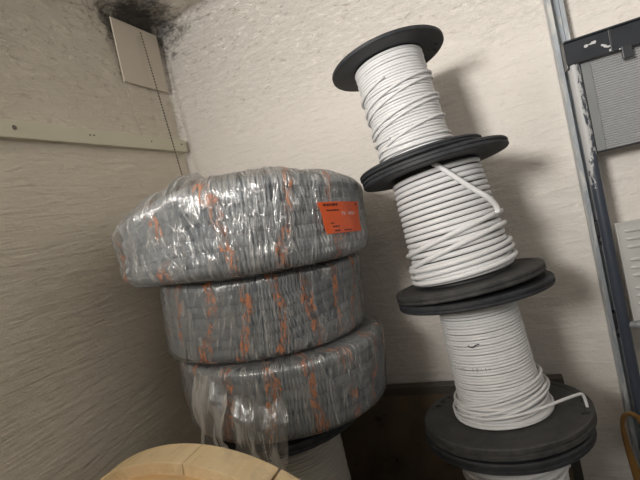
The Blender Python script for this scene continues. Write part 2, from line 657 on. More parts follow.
# bottom spool (mostly out of frame)
spool('cable_spool', pA, eul(tA), hA, 0.180, 0.181, 0.024, 0.022,
      'lowest black spool of thick white cable, standing at the bottom edge under the tall stack', G_SP,
      0.104, 0.0055, 'cable',
      [dict(r=0.111, z0=0.27, z1=0.342, turns=5, seed=71, jr=0.002, jz=0.004, tilt=(0.02, 0.03))], 3)
eB, fB, ftB, cB = spool('cable_spool', pB, eul(tB), hB, 0.182, 0.173, 0.026, 0.018,
      'spool of thin white cable with cable end poked into its lower flange', G_SP,
      0.0905, 0.0032, 'cable_print',
      [dict(r=0.100, z0=0.032, z1=0.072, turns=6, seed=81, phase=1.0, jr=0.002, jz=0.004, tilt=(0.02, 0.03)),
       dict(r=0.106, z0=0.030, z1=0.040, turns=3, seed=83, phase=2.0, jr=0.003, jz=0.002),
       dict(r=0.098, z0=0.062, z1=0.092, turns=3.4, seed=87, phase=0.4, jr=0.002, jz=0.004, tilt=(0.16, -0.06)),
       dict(r=0.104, z0=0.048, z1=0.070, turns=2.3, seed=89, phase=4.2, jr=0.003, jz=0.004, tilt=(0.18, 0.02)),
       dict(path=[(-0.080, -0.082, 0.054), (-0.03, -0.113, 0.055), (0.03, -0.117, 0.060), (0.08, -0.100, 0.064), (0.122, -0.070, 0.064),
                  (0.150, -0.040, 0.059), (0.163, -0.026, 0.055), (0.167, -0.022, 0.044), (0.168, -0.020, 0.018)])],
      5, rb1=0.0835)
drill(fB, [(0.168, -0.020, 0.0065), (0.160, -0.052, 0.0075), (0.166, 0.010, 0.0075),
           (-0.152, 0.046, 0.0075), (-0.143, 0.070, 0.0075), (-0.130, 0.093, 0.0075)], 0.006)
# small black scuff between the turns
mk = MB().sweep(np.array([(-0.030, -0.0865, 0.205), (-0.026, -0.0885, 0.2015), (-0.020, -0.0897, 0.201), (-0.014, -0.0907, 0.205), (-0.006, -0.0912, 0.2065)]), 0.0011, 6)
mk.build('ink_mark', simple('ink', (0.02, 0.02, 0.03), 0.5), eB)
eC, fC, ftC, cC = spool('cable_spool', pC, eul(tC), hC, 0.168, 0.170, 0.020, 0.018,
      'spool of thickest white cable, loose end hanging across its right side', G_SP,
      0.1075, 0.0058, 'cable',
      [dict(r=0.1155, z0=0.034, z1=0.078, turns=3.2, seed=91, phase=0.3, jr=0.002, jz=0.004, tilt=(0.03, 0.03)),
       dict(r=0.1140, z0=0.085, z1=0.130, turns=1.6, seed=93, phase=2.6, jr=0.001, jz=0.004, tilt=(0.15, -0.05)),
       dict(path=[(0.012, -0.097, 0.284), (0.022, -0.106, 0.274), (0.045, -0.107, 0.245), (0.072, -0.099, 0.210), (0.096, -0.086, 0.182), (0.107, -0.072, 0.160), (0.107, -0.068, 0.146)])],
      7, rb1=0.0985, pitch=2.25)
eD, fD, ftD, cD = spool('cable_spool', pD, eul(tD), hD, 0.147, 0.138, 0.014, 0.010,
      'topmost and smallest spool of white cable, its thin black top flange tilted', G_SP,
      0.081, 0.0033, 'cable',
      [dict(r=0.0866, z0=0.03, z1=0.20, turns=3.2, seed=101, phase=0.4, jr=0.001, jz=0.003, tilt=(0.10, 0.0)),
       dict(r=0.0868, z0=0.03, z1=0.07, turns=2.3, seed=103, phase=2.4, jr=0.001, jz=0.003, tilt=(-0.08, 0.05)),
       dict(r=0.0866, z0=0.10, z1=0.205, turns=2.2, seed=105, phase=3.4, jr=0.001, jz=0.003, tilt=(0.14, 0.05))],
      9, bot_mat='black_reel')
drill(ftD, [(0.118, 0.020, 0.004), (0.109, 0.050, 0.004), (0.095, 0.030, 0.0025)], 0.004)

# spool carrying the coils
spool('cable_spool', (-0.618, 0.965, 0), (0, 0, 0), 0.468, 0.228, 0.228, 0.024, 0.024,
      'black spool of greyish fine cable, half hidden beneath the three wrapped conduit coils', None,
      0.128, 0.0034, 'cable_grey',
      [dict(r=0.1325, z0=0.36, z1=0.40, turns=0.7, seed=111, phase=-2.8, jr=0.001, jz=0.003)], 11)


# ------------------------------------------------------------------ conduit coils in wrap
def coil(name, loc, rot, h, ro, ri, tube, pitch, label, mat, seed, warp, jitter, peaks=(), film_off=0.006, crn=0.017):
    e = empty(name, loc, label, 'conduit coil', 'coils of grey corrugated conduit in clear wrap', rot)
    mb = MB()
    tr = tube / 2
    rows = max(3, int(round((h - 0.006) / tube)))
    dz = (h - 0.004 - tube) / (rows - 1)
    layers = int((ro - ri) / (tube * 0.93))
    for L in range(layers):
        rad = ro - tr - L * tube * 0.93
        seq = []
        if L in (0,):
            seq = [(0.002 + tr, h - 0.002 - tr, rows - 1 + 0.999)]
        else:
            inset = 0.004 if L < layers - 1 else 0.0
            seq = [(0.002 + tr + inset, 0.002 + tr + inset, 1.0), (h - 0.002 - tr - inset, h - 0.002 - tr - inset, 1.0)]
            if L == layers - 1:
                seq = [(0.002 + tr, h - 0.002 - tr, rows - 1 + 0.999)]
        for z0, z1, turns in seq:
            per = int(2 * PI * ro / pitch) * 2          # same rib count on every turn, so the ribs nest
            n = int(per * turns)
            t = np.arange(n) / n
            a = 2 * PI * turns * t + seed
            # rows step at one place instead of climbing steadily
            fr = t * turns
            z = z0 + (z1 - z0) * (np.floor(fr) + np.clip((fr - np.floor(fr) - 0.9) / 0.1, 0, 1)) / max(turns - 0.999, 1) if turns > 1.5 else np.full(n, z0)
            z = np.clip(z, 0.002 + tr, h - 0.002 - tr)
            rr = rad + jitter * noise1(fr * 3.1, seed + L) + jitter * 0.8 * noise1(np.floor(fr) * 7.7 + 0.5, seed + 31)
            zz = z + jitter * 0.5 * noise1(fr * 4.3 + 9, seed + L + 17)
            rib = np.where(np.arange(n) % 2 == 0, tr * 1.36, tr * 0.80)
            rr = rr - 0.30 * tr
            zz = np.clip(zz, 0.002 + 1.36 * tr, h - 0.002 - 1.36 * tr)
            P = np.stack([rr * np.cos(a), rr * np.sin(a), zz], -1)
            mb.sweep(warp(P), rib, 10)
    cd_ = mb.build('conduit', M['conduit'], e)
    # film
    na, c = 420, crn
    prof = []
    def arc(cx, cz, a0, a1, n=7):
        for i in range(n):
            q = a0 + (a1 - a0) * i / (n - 1)
            prof.append((cx + c * math.cos(q), cz + c * math.sin(q)))
    f = film_off
    z0, z1 = -0.0005, h + f * 0.5
    arc(ro + f - c, z0 + c, -PI / 2, 0)
    for i in range(1, 14):
        prof.append((ro + f, z0 + c + (z1 - z0 - 2 * c) * i / 14))
    arc(ro + f - c, z1 - c, 0, PI / 2)
    for i in range(1, 9):
        prof.append((ro + f - c - (ro - ri + 2 * f - 2 * c) * i / 9, z1))
    arc(ri - f + c, z1 - c, PI / 2, PI)
    for i in range(1, 8):
        prof.append((ri - f, z1 - c - (z1 - z0 - 2 * c) * i / 8))
    arc(ri - f + c, z0 + c, PI, 1.5 * PI)
    for i in range(1, 9):
        prof.append((ri - f + c + (ro - ri + 2 * f - 2 * c) * i / 9, z0))
    prof = np.array(prof)
    npf = len(prof)
    seglen = np.r_[0, np.cumsum(np.linalg.norm(np.diff(prof, axis=0), axis=1))]
    nxt = np.roll(prof, -1, 0) - np.roll(prof, 1, 0)
    nr = np.stack([nxt[:, 1], -nxt[:, 0]], -1)
    nr /= np.linalg.norm(nr, axis=1)[:, None]
    th = np.linspace(0, 2 * PI, na, endpoint=False)
    TH, SL = np.meshgrid(th, seglen, indexing='ij')
    u = TH * ro
    pw = int(2 * PI * 12)
    w1 = vnoise(TH / (2 * PI) * 90 + SL * 7, SL * 9, 90, seed + 50)
    w2 = vnoise(TH / (2 * PI) * 200 - SL * 22, SL * 25, 200, seed + 51)
    w3 = vnoise(TH / (2 * PI) * 24, SL * 5, 24, seed + 52)
    ridge = (1 - np.abs(w1)) ** 4
    dsp = 0.0026 * ridge + 0.0010 * w2 + 0.0014 * w3 - 0.001
    onouter = (prof[:, 1] > z0 + 0.001)
    dsp = dsp * np.where(prof[:, 1] < z0 + 0.012, 0.15, 1.0)[None, :]
    dsp = np.maximum(dsp, -0.003)
    for (t0, wid, zlo, amp) in peaks:
        dth = np.angle(np.exp(1j * (TH - R(t0))))
        dsp = dsp + amp * np.exp(-(dth / R(wid)) ** 2) * np.clip((prof[:, 1][None, :] - zlo) / (h - zlo), 0, 1) * (prof[:, 0][None, :] > ri + 0.05)
    rr = prof[:, 0][None, :] + nr[:, 0][None, :] * dsp
    zz = prof[:, 1][None, :] + nr[:, 1][None, :] * dsp
    V = warp(np.stack([rr * np.cos(TH), rr * np.sin(TH), zz], -1).reshape(-1, 3))
    mf = MB()
    idx = np.arange(na * npf).reshape(na, npf)
    i2 = np.roll(idx, -1, 0)
    q = np.stack([idx, i2, np.roll(i2, -1, 1), np.roll(idx, -1, 1)], -1).reshape(-1, 4)
    mf.add(V.tolist(), q.tolist())
    per = seglen[-1] + np.linalg.norm(prof[0] - prof[-1])
    UU = u.reshape(-1)
    VV = SL.reshape(-1)
    def uvf(ix, me):
        uu, vv = UU[ix].reshape(-1, 4).copy(), VV[ix].reshape(-1, 4).copy()
        wrap = (uu.max(1) - uu.min(1)) > 0.5
        uu[wrap] = np.where(uu[wrap] < 0.5, uu[wrap] + 2 * PI * ro, uu[wrap])
        wv = (vv.max(1) - vv.min(1)) > per / 2
        vv[wv] = np.where(vv[wv] < per / 2, vv[wv] + per, vv[wv])
        return np.stack([uu, vv], -1).reshape(-1, 2)
    film = mf.build('plastic_wrap', mat, e, smooth=True, angle=0, uv=uvf)
    return e


def ang(P):
    return np.arctan2(P[:, 1], P[:, 0])


def gauss(a, c, wd):
    d = np.angle(np.exp(1j * (a - R(c))))
    return np.exp(-(d / R(wd)) ** 2)


def make_warp(h, ro, fn):
    def wp(P):
        P = np.array(P, float)
        return fn(P)
    return wp


H3, H2, H1 = 0.170, 0.184, 0.198
Z3 = 0.4875
Z2 = Z3 + H3 + 0.010
Z1 = Z2 + H2 + 0.010
VA = Vector((-0.525, 0.851, 0))
def lean_right(deg):
    return Matrix.Rotation(R(deg), 3, VA).to_euler()


def warp3(P):
    s = P[:, 2] / H3
    k = 1 - 0.035 * (1 - s) ** 2
    return np.stack([P[:, 0] * k, P[:, 1] * k, P[:, 2]], -1)


def warp2(P):
    s = P[:, 2] / H2 - 0.5
    return np.stack([P[:, 0] + 0.010 * s, P[:, 1], P[:, 2]], -1)


def warp1(P):
    a = ang(P)
    r = np.hypot(P[:, 0], P[:, 1])
    g = gauss(a, -132, 46)
    g2 = gauss(a, 15, 40)
    s = np.clip((r - 0.17) / 0.13, 0, 1.2)
    zt = P[:, 2] / H1
    z = P[:, 2] - 0.062 * g * s * zt - 0.020 * g2 * s * zt ** 2
    z = z + 0.010 * gauss(a, -75, 30) * zt
    k = 1 + 0.03 * g - 0.01 * g2
    return np.stack([P[:, 0] * k, P[:, 1] * k, z], -1)


F3 = film_mat('wrap_film_lower', 0.9, 0.03, 0.092, 3.0)
F2 = film_mat('wrap_film_middle', 1.0, 0.04, 0.075, 5.0)
F1 = film_mat('wrap_film_upper', 0.9, 0.05, 0.13, 8.0)
c3 = coil('conduit_coil', (-0.598, 0.982, Z3), lean_right(5), H3, 0.267, 0.15, 0.0270, 0.0080,
          'bottom coil of grey conduit, its torn clear wrap hanging down over the spool', F3, 3, warp3, 0.0010)
c2 = coil('conduit_coil', (-0.627, 1.003, Z2), lean_right(5), H2, 0.265, 0.15, 0.0270, 0.0080,
          'middle coil of grey conduit in tight clear wrap with orange print at its lower edge', F2, 6, warp2, 0.0010)
c1 = coil('conduit_coil', (-0.597, 0.957, Z1 + 0.003), lean_right(5.5), H1, 0.300, 0.165, 0.0280, 0.0094,
          'top and widest coil of grey conduit in loose wrap with an orange sticker', F1, 9, warp1, 0.0030,
          peaks=((-84, 4, 0.13, 0.020), (-98, 8, 0.12, 0.010), (-118, 20, 0.08, 0.014), (-45, 10, 0.16, 0.008), (-20, 8, 0.14, 0.006)), film_off=0.010, crn=0.034)

# torn film hanging from the bottom coil
def flap(parent, t0, t1, zt, zb, rad, seed, mat, ragged):
    nu, nv = 60, 40
    U, V = np.meshgrid(np.linspace(0, 1, nu), np.linspace(0, 1, nv), indexing='ij')
    width = 1 - 0.35 * np.abs(V - 0.25)
    th = R(t0) + (R(t1) - R(t0)) * (0.5 + (U - 0.5) * width)
    low = zb + ragged * noise1(U * 5, seed) + 0.3 * ragged * noise1(U * 11, seed + 3)
    top_ = zt + 0.03 * noise1(U * 3.3, seed + 12)
    z = top_ + (low - top_) * V
    fold = noise1(U * 4.5 + 1.2 * noise1(V * 2 + U, seed + 1), seed + 2)
    r = rad + 0.016 * fold * V + 0.004 * vnoise(U * 6 + V * 2, V * 4 - U * 2, 256, seed + 7) + 0.020 * np.clip(V / 0.3, 0, 1) - 0.009
    th = th + 0.05 * noise1(V * 3 + U * 2, seed + 8) * V
    P = np.stack([r * np.cos(th), r * np.sin(th), z], -1).reshape(-1, 3)
    mb = MB()
    idx = np.arange(nu * nv).reshape(nu, nv)
    q = np.stack([idx[:-1, :-1], idx[1:, :-1], idx[1:, 1:], idx[:-1, 1:]], -1).reshape(-1, 4)
    mb.add(P.tolist(), q.tolist())
    UU, VV = (U * 0.15).reshape(-1), (V * 0.16).reshape(-1)
    mb.build('wrap_flap', mat, parent, smooth=True, angle=0, uv=lambda ix, me: np.stack([UU[ix], VV[ix]], -1))

FF = film_mat('wrap_film_torn', 0.0, 0.10, 0.3, 11.0, 0.6, 0.3, 0.15)
flap(c3, -89, -63, 0.115, -0.055, 0.277, 4, FF, 0.016)
flap(c3, -112, -90, 0.15, -0.030, 0.277, 9, FF, 0.016)

# smooth conduit end showing at the left of the top coil
cm = MB()
pe = [(0.300 * math.cos(R(q)), 0.300 * math.sin(R(q)), 0.048 + 0.0004 * (q + 150)) for q in np.linspace(-160, -128, 16)]
cm.sweep(pe, 0.019, 14)
cm.build('conduit_end', M['conduit_in'], c1, smooth=True)

# orange sticker on the top coil
def sticker(parent):
    t0, t1 = -31.5, -5.5
    zt, zb = 0.988 - Z1, 0.921 - Z1
    rad = 0.3145
    def surf(u, v, off=0.0):
        """u,v in 0..1 (right, up)"""
        th = R(t0 + (t1 - t0) * u)
        z = zb + (zt - zb) * v - 0.006 * u
        r = rad + off + 0.0012 * math.sin(u * 9 + v * 4)
        return (r * math.cos(th), r * math.sin(th), z)
    n, k = 24, 12
    mb = MB()
    pts = []
    for i in range(n + 1):
        for j in range(k + 1):
            u, v = i / n, j / k
            u = u + 0.10 * (1 - v) * (1 - u) - 0.012 * math.sin(v * 7) * (1 - u)
            pts.append((u, v))
    top = [surf(u, v) for u, v in pts]
    bot = [surf(u, v, -0.0006) for u, v in pts]
    N = len(pts)
    f = []
    I = lambda i, j: i * (k + 1) + j
    for i in range(n):
        for j in range(k):
            f.append((I(i, j), I(i + 1, j), I(i + 1, j + 1), I(i, j + 1)))
            f.append((N + I(i, j + 1), N + I(i + 1, j + 1), N + I(i + 1, j), N + I(i, j)))
    for i in range(n):
        f.append((I(i + 1, 0), I(i, 0), N + I(i, 0), N + I(i + 1, 0)))
        f.append((I(i, k), I(i + 1, k), N + I(i + 1, k), N + I(i, k)))
    for j in range(k):
        f.append((I(0, j), I(0, j + 1), N + I(0, j + 1), N + I(0, j)))
        f.append((I(n, j + 1), I(n, j), N + I(n, j), N + I(n, j + 1)))
    mb.add(top + bot, f)
    mt = simple('orange_label', (0.80, 0.115, 0.020), 0.35, 0, 0.14, 22)
    st = mb.build('sticker', mt, parent, smooth=True)
    st['label'] = 'orange paper sticker with small dark print'
    def text(body, u, v, size, mat, nm):
        cu = bpy.data.curves.new('t', 'FONT')
        cu.body = body
        cu.size = 1
        to = bpy.data.objects.new('t', cu)
        COL.objects.link(to)
        dg = bpy.context.evaluated_depsgraph_get()
        me = bpy.data.meshes.new_from_object(to.evaluated_get(dg))
        bpy.data.objects.remove(to)
        W = 0.115
        Hh = zt - zb
        for vv in me.vertices:
            vv.co = surf(u + vv.co.x * size / W, v + vv.co.y * size / Hh, 0.0007)
        me.materials.clear()
        me.materials.append(mat)
        o = bpy.data.objects.new(nm, me)
        COL.objects.link(o)
        o.parent = st
    dk = simple('label_ink', (0.10, 0.02, 0.015), 0.5)
    wh = simple('label_white', (0.85, 0.80, 0.75), 0.5)
    # the small dark print is too fine to read in the photo: broken strokes of ink only
    def strokes(u, v, hgt, widths, nm='ink_line'):
        W, Hh = 0.115, zt - zb
        q = MB()
        x = u
        for wd_ in widths:
            us = np.linspace(x, x + wd_ / W, 5)
            lo = [surf(a, v, 0.0006) for a in us]
            hi = [surf(a, v + hgt / Hh, 0.0006) for a in us]
            k = len(q.v)
            q.add(lo + hi, [(i, i + 1, 6 + i, 5 + i) for i in range(4)])
            x += wd_ / W + 0.012
        q.build(nm, dk, st)
    strokes(0.10, 0.87, 0.0050, (0.006, 0.006, 0.003, 0.008, 0.004))
    strokes(0.15, 0.71, 0.0030, (0.009, 0.005, 0.007, 0.004))
    strokes(0.20, 0.31, 0.0022, (0.004, 0.003))
    strokes(0.23, 0.20, 0.0028, (0.005, 0.007, 0.003))
    strokes(0.26, 0.06, 0.0030, (0.006, 0.007))
    strokes(0.48, 0.06, 0.0024, (0.009, 0.006, 0.004))
    strokes(0.88, 0.87, 0.0050, (0.005,))
    text('TK  4004 1', 0.44, 0.56, 0.0105, wh, 'printed_text')
sticker(c1)

# ------------------------------------------------------------------ wooden cable drum, foreground
def wood(name, a, b, axis):
    t = NT(name)
    sc = [26, 26, 26]
    sc[axis] = 2.2
    v = t.coords('Object', tuple(sc))
    n = t.noise(v, 1.0, 6, 0.6, 1.2)
    fine = t.noise(v, 5.0, 4, 0.6)
    f = t.math('ADD', t.math('MULTIPLY', n, 0.7), t.math('MULTIPLY', fine, 0.3))
    c = t.mix(t.ramp(f, [(0.3, 0.0), (0.7, 1.0)]), a, b)
    g = t.coords()
    sp = t.ramp(t.noise(g, 120, 3, 0.7), [(0.68, 0.0), (0.74, 0.6)])
    c = t.mix(sp, c, (0.25, 0.14, 0.05))
    bl = t.ramp(t.noise(g, 22, 5, 0.7), [(0.50, 0.0), (0.72, 0.55)])
    c = t.mix(bl, c, (0.40, 0.33, 0.23))
    return t.set(color=c, rough=0.7, normal=t.bump(f, 0.4, 0.002))

M['wood_face'] = wood('pine_face', (0.60, 0.38, 0.18), (0.78, 0.55, 0.30), 0)
M['wood_rim'] = wood('pine_rim', (0.66, 0.49, 0.27), (0.82, 0.66, 0.42), 1)
WR, WX, WY = 0.333, -0.479, 0.462
wd = empty('wooden_cable_drum', (WX, WY, 0), 'pale pine cable drum standing on its rim in the left foreground', 'cable drum')

def ring_y(mb, r0, r1, ya, yb, segs=160, a0=0, a1=2 * PI):
    """flat ring with axis along Y centred at (0, *, WR)"""
    full = abs(a1 - a0 - 2 * PI) < 1e-6
    n = segs if full else max(4, int(segs * (a1 - a0) / (2 * PI)))
    V, f = [], []
    m_ = n if full else n + 1
    for i in range(m_):
        a = a0 + (a1 - a0) * i / n
        for r, y in ((r0, ya), (r1, ya), (r1, yb), (r0, yb)):
            V.append((r * math.cos(a), y, WR + r * math.sin(a)))
    for i in range(n):
        i2 = (i + 1) % m_
        for j in range(4):
            j2 = (j + 1) % 4
            f.append((i * 4 + j, i * 4 + j2, i2 * 4 + j2, i2 * 4 + j))
    if not full:
        f.append((0, 3, 2, 1))
        f.append(tuple(n * 4 + q for q in (0, 1, 2, 3)))
    mb.add(V, f)

def drum_flange(y_in, sgn):
    """segmented outer ring at the far side, planked disc towards the drum"""
    cuts = [R(q) for q in (7, 40, 62.5, 84.5, 108, 124, 160, 200, 245, 290, 335, 367)]
    rim = MB()
    for a, b in zip(cuts[:-1], cuts[1:]):
        ring_y(rim, 0.10, WR, y_in, y_in + 0.046 * sgn, 200, a + (0.009 if abs(a - R(62.5)) < 0.01 else 0.0018), b - 0.0018)
    fl = rim.build('flange_ring', M['wood_rim'], wd, bevel=0.0012)
    face = MB()
    nb = 5
    w_ = 2 * 0.316 / nb
    for i in range(nb):                # boards running across the disc
        zlo, zhi = -0.316 + i * w_ + 0.0012, -0.316 + (i + 1) * w_ - 0.0012
        zs = np.linspace(zlo, zhi, 24)
        hw = np.sqrt(np.maximum(0.316 ** 2 - zs ** 2, 1e-5))
        ya, yb = y_in - 0.022 * sgn, y_in + 0.001 * sgn
        pts = [(h_, z) for h_, z in zip(hw, zs)] + [(-h_, z) for h_, z in zip(hw[::-1], zs[::-1])]
        k = len(pts)
        V = [(x, ya, WR + z) for x, z in pts] + [(x, yb, WR + z) for x, z in pts]
        f = [tuple(range(k)), tuple(reversed(range(k, 2 * k)))] + [(j, k + j, k + (j + 1) % k, (j + 1) % k) for j in range(k)]
        face.add(V, f)
    fc = face.build('board_face', M['wood_face'], fl, bevel=0.001)
    nails = MB()
    rg = random.Random(5)
    for i in range(26):
        a = 2 * PI * i / 26 + rg.uniform(-0.11, 0.11)
        for rr in (0.300 + rg.uniform(-.012, .012), 0.255 + rg.uniform(-.02, .02)):
            x, z = rr * math.cos(a), WR + rr * math.sin(a)
            y = y_in if rr > 0.318 else y_in - 0.022 * sgn
            d = MB().disc(0.0019, -0.0006, 0.0006, 10)
            nails.add([(x + p[0], y - sgn * 0.0004 + p[2], z + p[1]) for p in d.v], d.f)
    nails.build('nail_heads', simple('nail', (0.05, 0.035, 0.03), 0.5, 0.6), fl)['kind'] = 'stuff'

drum_flange(0.0 - 0.046, 1)
drum_flange(-0.36 + 0.046, -1)
br = MB()
nst = 20
for i in range(nst):
    ring_y(br, 0.10, 0.14, -0.068, -0.292, 200, 2 * PI * i / nst + 0.006, 2 * PI * (i + 1) / nst - 0.006)
br.build('drum_barrel', M['wood_face'], wd)

# ------------------------------------------------------------------ dark panel behind the stacks
t = NT('dark_glossy_sheet')
g = t.coords()
dn = t.ramp(t.noise(g, 6, 3, 0.5), [(0.35, 0.0), (0.65, 1.0)])  # brown patches paint blurry reflections into the sheet colour
pm = t.set(color=t.mix(dn, (0.060, 0.047, 0.033), (0.17, 0.125, 0.080)), rough=t.math('ADD', 0.20, t.math('MULTIPLY', t.noise(g, 12, 4), 0.2)), spec=0.8)
pn = empty('dark_panel', (-0.25, 1.25, 0), 'dark brown glossy sheet panel leaning on the back wall behind the spools', 'panel')
b = MB()
b.box(-0.36, 0.336, -0.010, 0.012, 0, 0.365)
b.build('sheet', pm, pn, bevel=0.003)
b = MB()
b.box(-0.362, 0.338, -0.0135, 0.015, 0.340, 0.369)
b.build('top_edge', simple('panel_edge', (0.075, 0.066, 0.055), 0.5, 0, 0.2, 14), pn, bevel=0.003)
b = MB()
b.box(0.315, 0.338, -0.0125, 0.014, 0, 0.3395)
b.build('side_edge', simple('panel_side', (0.06, 0.055, 0.048), 0.5, 0, 0.2, 14), pn, bevel=0.002)

# ------------------------------------------------------------------ strut channel on the back wall
def galv(name, base, chip, amt, rough=0.42, metal=0.45):
    t = NT(name)
    g = t.coords('Object', (60, 60, 12))
    n = t.noise(g, 1.0, 5, 0.7, 0.5)
    f = t.ramp(n, [(0.5, 0.0), (0.62, amt)])
    v = t.noise(t.coords(), 40, 3)
    c = t.mix(f, t.mix(v, tuple(x * 0.8 for x in base), base), chip)
    return t.set(color=c, rough=rough, metal=t.math('MULTIPLY', t.math('SUBTRACT', 1.0, f), metal))

M['galv'] = galv('galvanised', (0.46, 0.50, 0.54), (0.62, 0.61, 0.57), 0.8)
M['galv_dark'] = simple('dark_bolt', (0.03, 0.03, 0.035), 0.5, 0.5)
ch = empty('strut_channel', (0.2385, 1.287, 0), 'upright galvanised slotted steel channel fixed to the back wall', 'channel')
prof = [(-0.018, 0), (0.018, 0), (0.018, -0.036), (0.0085, -0.036), (0.0085, -0.029), (0.0105, -0.029), (0.0105, -0.0335),
        (0.0155, -0.0335), (0.0155, -0.0025), (-0.0155, -0.0025), (-0.0155, -0.0335), (-0.0105, -0.0335), (-0.0105, -0.029), (-0.0085, -0.029),
        (-0.0085, -0.036), (-0.018, -0.036)]
b = MB()
k = len(prof)
b.add([(x, y, 0.0) for x, y in prof] + [(x, y, 1.73) for x, y in prof],
      [(j, k + j, k + (j + 1) % k, (j + 1) % k) for j in range(k)] + [tuple(range(k)), tuple(reversed(range(k, 2 * k)))])
b.build('channel_rail', M['galv'], ch)
for z in (0.752, 0.507, 1.42):
    b = MB()
    b.box(-0.0075, 0.0075, -0.0395, -0.004, z - 0.020, z + 0.020)
    b.build('clip', M['galv_dark'], ch, bevel=0.003)
for z in (0.715, 0.47):
    b = MB().disc(0.006, 0, 0.004, 6)
    b.xform(Matrix.Translation((-0.002, -0.036, z)) @ Matrix.Rotation(R(90), 4, 'X'))
    b.build('bolt', M['galv_dark'], ch)

# ------------------------------------------------------------------ black frame at the right
t = NT('chipped_tube')
g = t.coords('Object', (1, 1, 1))
sep = t.node('ShaderNodeSeparateXYZ')
t.link(g, sep.inputs[0])
mr = t.node('ShaderNodeMapRange')
t.link(sep.outputs[2], mr.inputs[0])
mr.inputs[1].default_value = 0.88
mr.inputs[2].default_value = 0.97
n = t.noise(t.coords('Object', (130, 130, 50)), 1.0, 5, 0.7)
sidem = t.node('ShaderNodeMapRange')
t.link(sep.outputs[0], sidem.inputs[0])
sidem.inputs[1].default_value = 0.006
sidem.inputs[2].default_value = -0.006
chip = t.math('ADD', t.math('MULTIPLY', mr.outputs[0], 0.22), t.math('MULTIPLY', sidem.outputs[0], 0.22))
chip = t.math('GREATER_THAN', t.math('ADD', n, chip), 0.735)
chip = t.math('MULTIPLY', chip, t.math('GREATER_THAN', sep.outputs[2], 0.86))
M['tube'] = t.set(color=t.mix(chip, (0.045, 0.055, 0.075), (0.45, 0.45, 0.45)), rough=t.math('ADD', 0.33, t.math('MULTIPLY', chip, 0.2)), spec=0.6)
t = NT('chipped_bar')
n = t.noise(t.coords('Object', (24, 24, 40)), 1.0, 3, 0.5)
chip = t.math('GREATER_THAN', n, 0.70)
n3 = t.noise(t.coords(), 30, 4)
M['bar'] = t.set(color=t.mix(chip, t.mix(n3, (0.010, 0.012, 0.016), (0.030, 0.034, 0.042)), (0.55, 0.55, 0.55)), rough=0.35)

FX, FY = 0.241, 1.200
fr = empty('metal_frame', (FX, FY, 0), 'black painted tubular metal frame with chipped corner standing at the right edge', 'frame')
for x in (0.0, 0.46):
    p = MB().sweep([(x, 0, 0), (x, 0, 0.4), (x, 0, 0.8), (x, 0, 1.165)], 0.0125, 20)
    p.build('post', M['tube'], fr, smooth=True)
b = MB()
b.box(-0.016, 0.48, -0.016, -0.0125, 1.158, 1.209)          # front web
b.box(-0.016, 0.48, -0.022, 0.014, 1.209, 1.2135)           # top flange
b.box(-0.016, -0.0125, -0.016, 0.014, 1.150, 1.209)         # left return
b.build('top_bar', M['bar'], fr, bevel=0.0012)
for x in (0.093, 0.30):
    b = MB()
    b.box(x, x + 0.020, -0.019, -0.010, 1.135, 1.165)
    b.build('tab', M['black_paint'], fr, bevel=0.002)
b = MB()
b.box(0.074, 0.080, -0.0185, -0.0155, 1.158, 1.209)
b.build('rib', M['black_paint'], fr, bevel=0.001)
p = MB().sweep([(0.0, 0, 0.512), (0.15, 0, 0.512), (0.3, 0, 0.512), (0.46, 0, 0.512)], 0.009, 16)
p.build('rung', galv('rung_grey', (0.30, 0.31, 0.33), (0.5, 0.5, 0.5), 0.5), fr, smooth=True)
# ribbed translucent sheet fixed behind the bar
t = NT('ribbed_translucent')
g = t.coords()
n = t.noise(g, 7, 4, 0.6)
df = t.node('ShaderNodeBsdfDiffuse')
t.put(df.inputs[0], t.mix(n, (0.50, 0.505, 0.52), (0.60, 0.605, 0.615)))
tl = t.node('ShaderNodeBsdfTranslucent')
tl.inputs[0].default_value = (0.35, 0.36, 0.36, 1)
tp = t.node('ShaderNodeBsdfTransparent')
gl = t.node('ShaderNodeBsdfGlossy')
gl.inputs['Roughness'].default_value = 0.3
a1 = t.node('ShaderNodeMixShader'); a1.inputs[0].default_value = 0.3
t.link(df.outputs[0], a1.inputs[1]); t.link(tl.outputs[0], a1.inputs[2])
a2 = t.node('ShaderNodeMixShader'); a2.inputs[0].default_value = 0.18
t.link(a1.outputs[0], a2.inputs[1]); t.link(tp.outputs[0], a2.inputs[2])
a3 = t.node('ShaderNodeMixShader'); a3.inputs[0].default_value = 0.08
t.link(a2.outputs[0], a3.inputs[1]); t.link(gl.outputs[0], a3.inputs[2])
t.link(a3.outputs[0], t.out.inputs[0])
t.n.remove(t.bsdf)
M['ribbed'] = t.m
b = MB()
z0, z1, npz = 0.945, 1.175, 40
V, f = [], []
x0, x1 = 0.0125, 0.446
for i in range(npz * 4 + 1):
    z = z0 + (z1 - z0) * i / (npz * 4)
    q = i % 4
    yo = (0, -0.0030, -0.0030, 0)[q]
    V += [(x0, 0.006 + yo, z), (x1, 0.006 + yo, z), (x1, 0.010, z), (x0, 0.010, z)]
N_ = npz * 4 + 1
for i in range(N_ - 1):
    for j in range(4):
        j2 = (j + 1) % 4
        f.append((i * 4 + j, i * 4 + j2, (i + 1) * 4 + j2, (i + 1) * 4 + j))
f += [(3, 2, 1, 0), tuple((N_ - 1) * 4 + q for q in range(4))]
b.add(V, f)
b.build('ribbed_sheet', M['ribbed'], fr)
b = MB()
b.box(0.0125, 0.446, 0.0035, 0.0115, 0.9415, 0.9448)
b.build('sheet_edge', M['galv_dark'], fr)
b = MB()
b.box(0.0120, 0.0150, 0.0035, 0.0115, 0.9450, 1.158)
b.build('sheet_edge', M['black_paint'], fr)
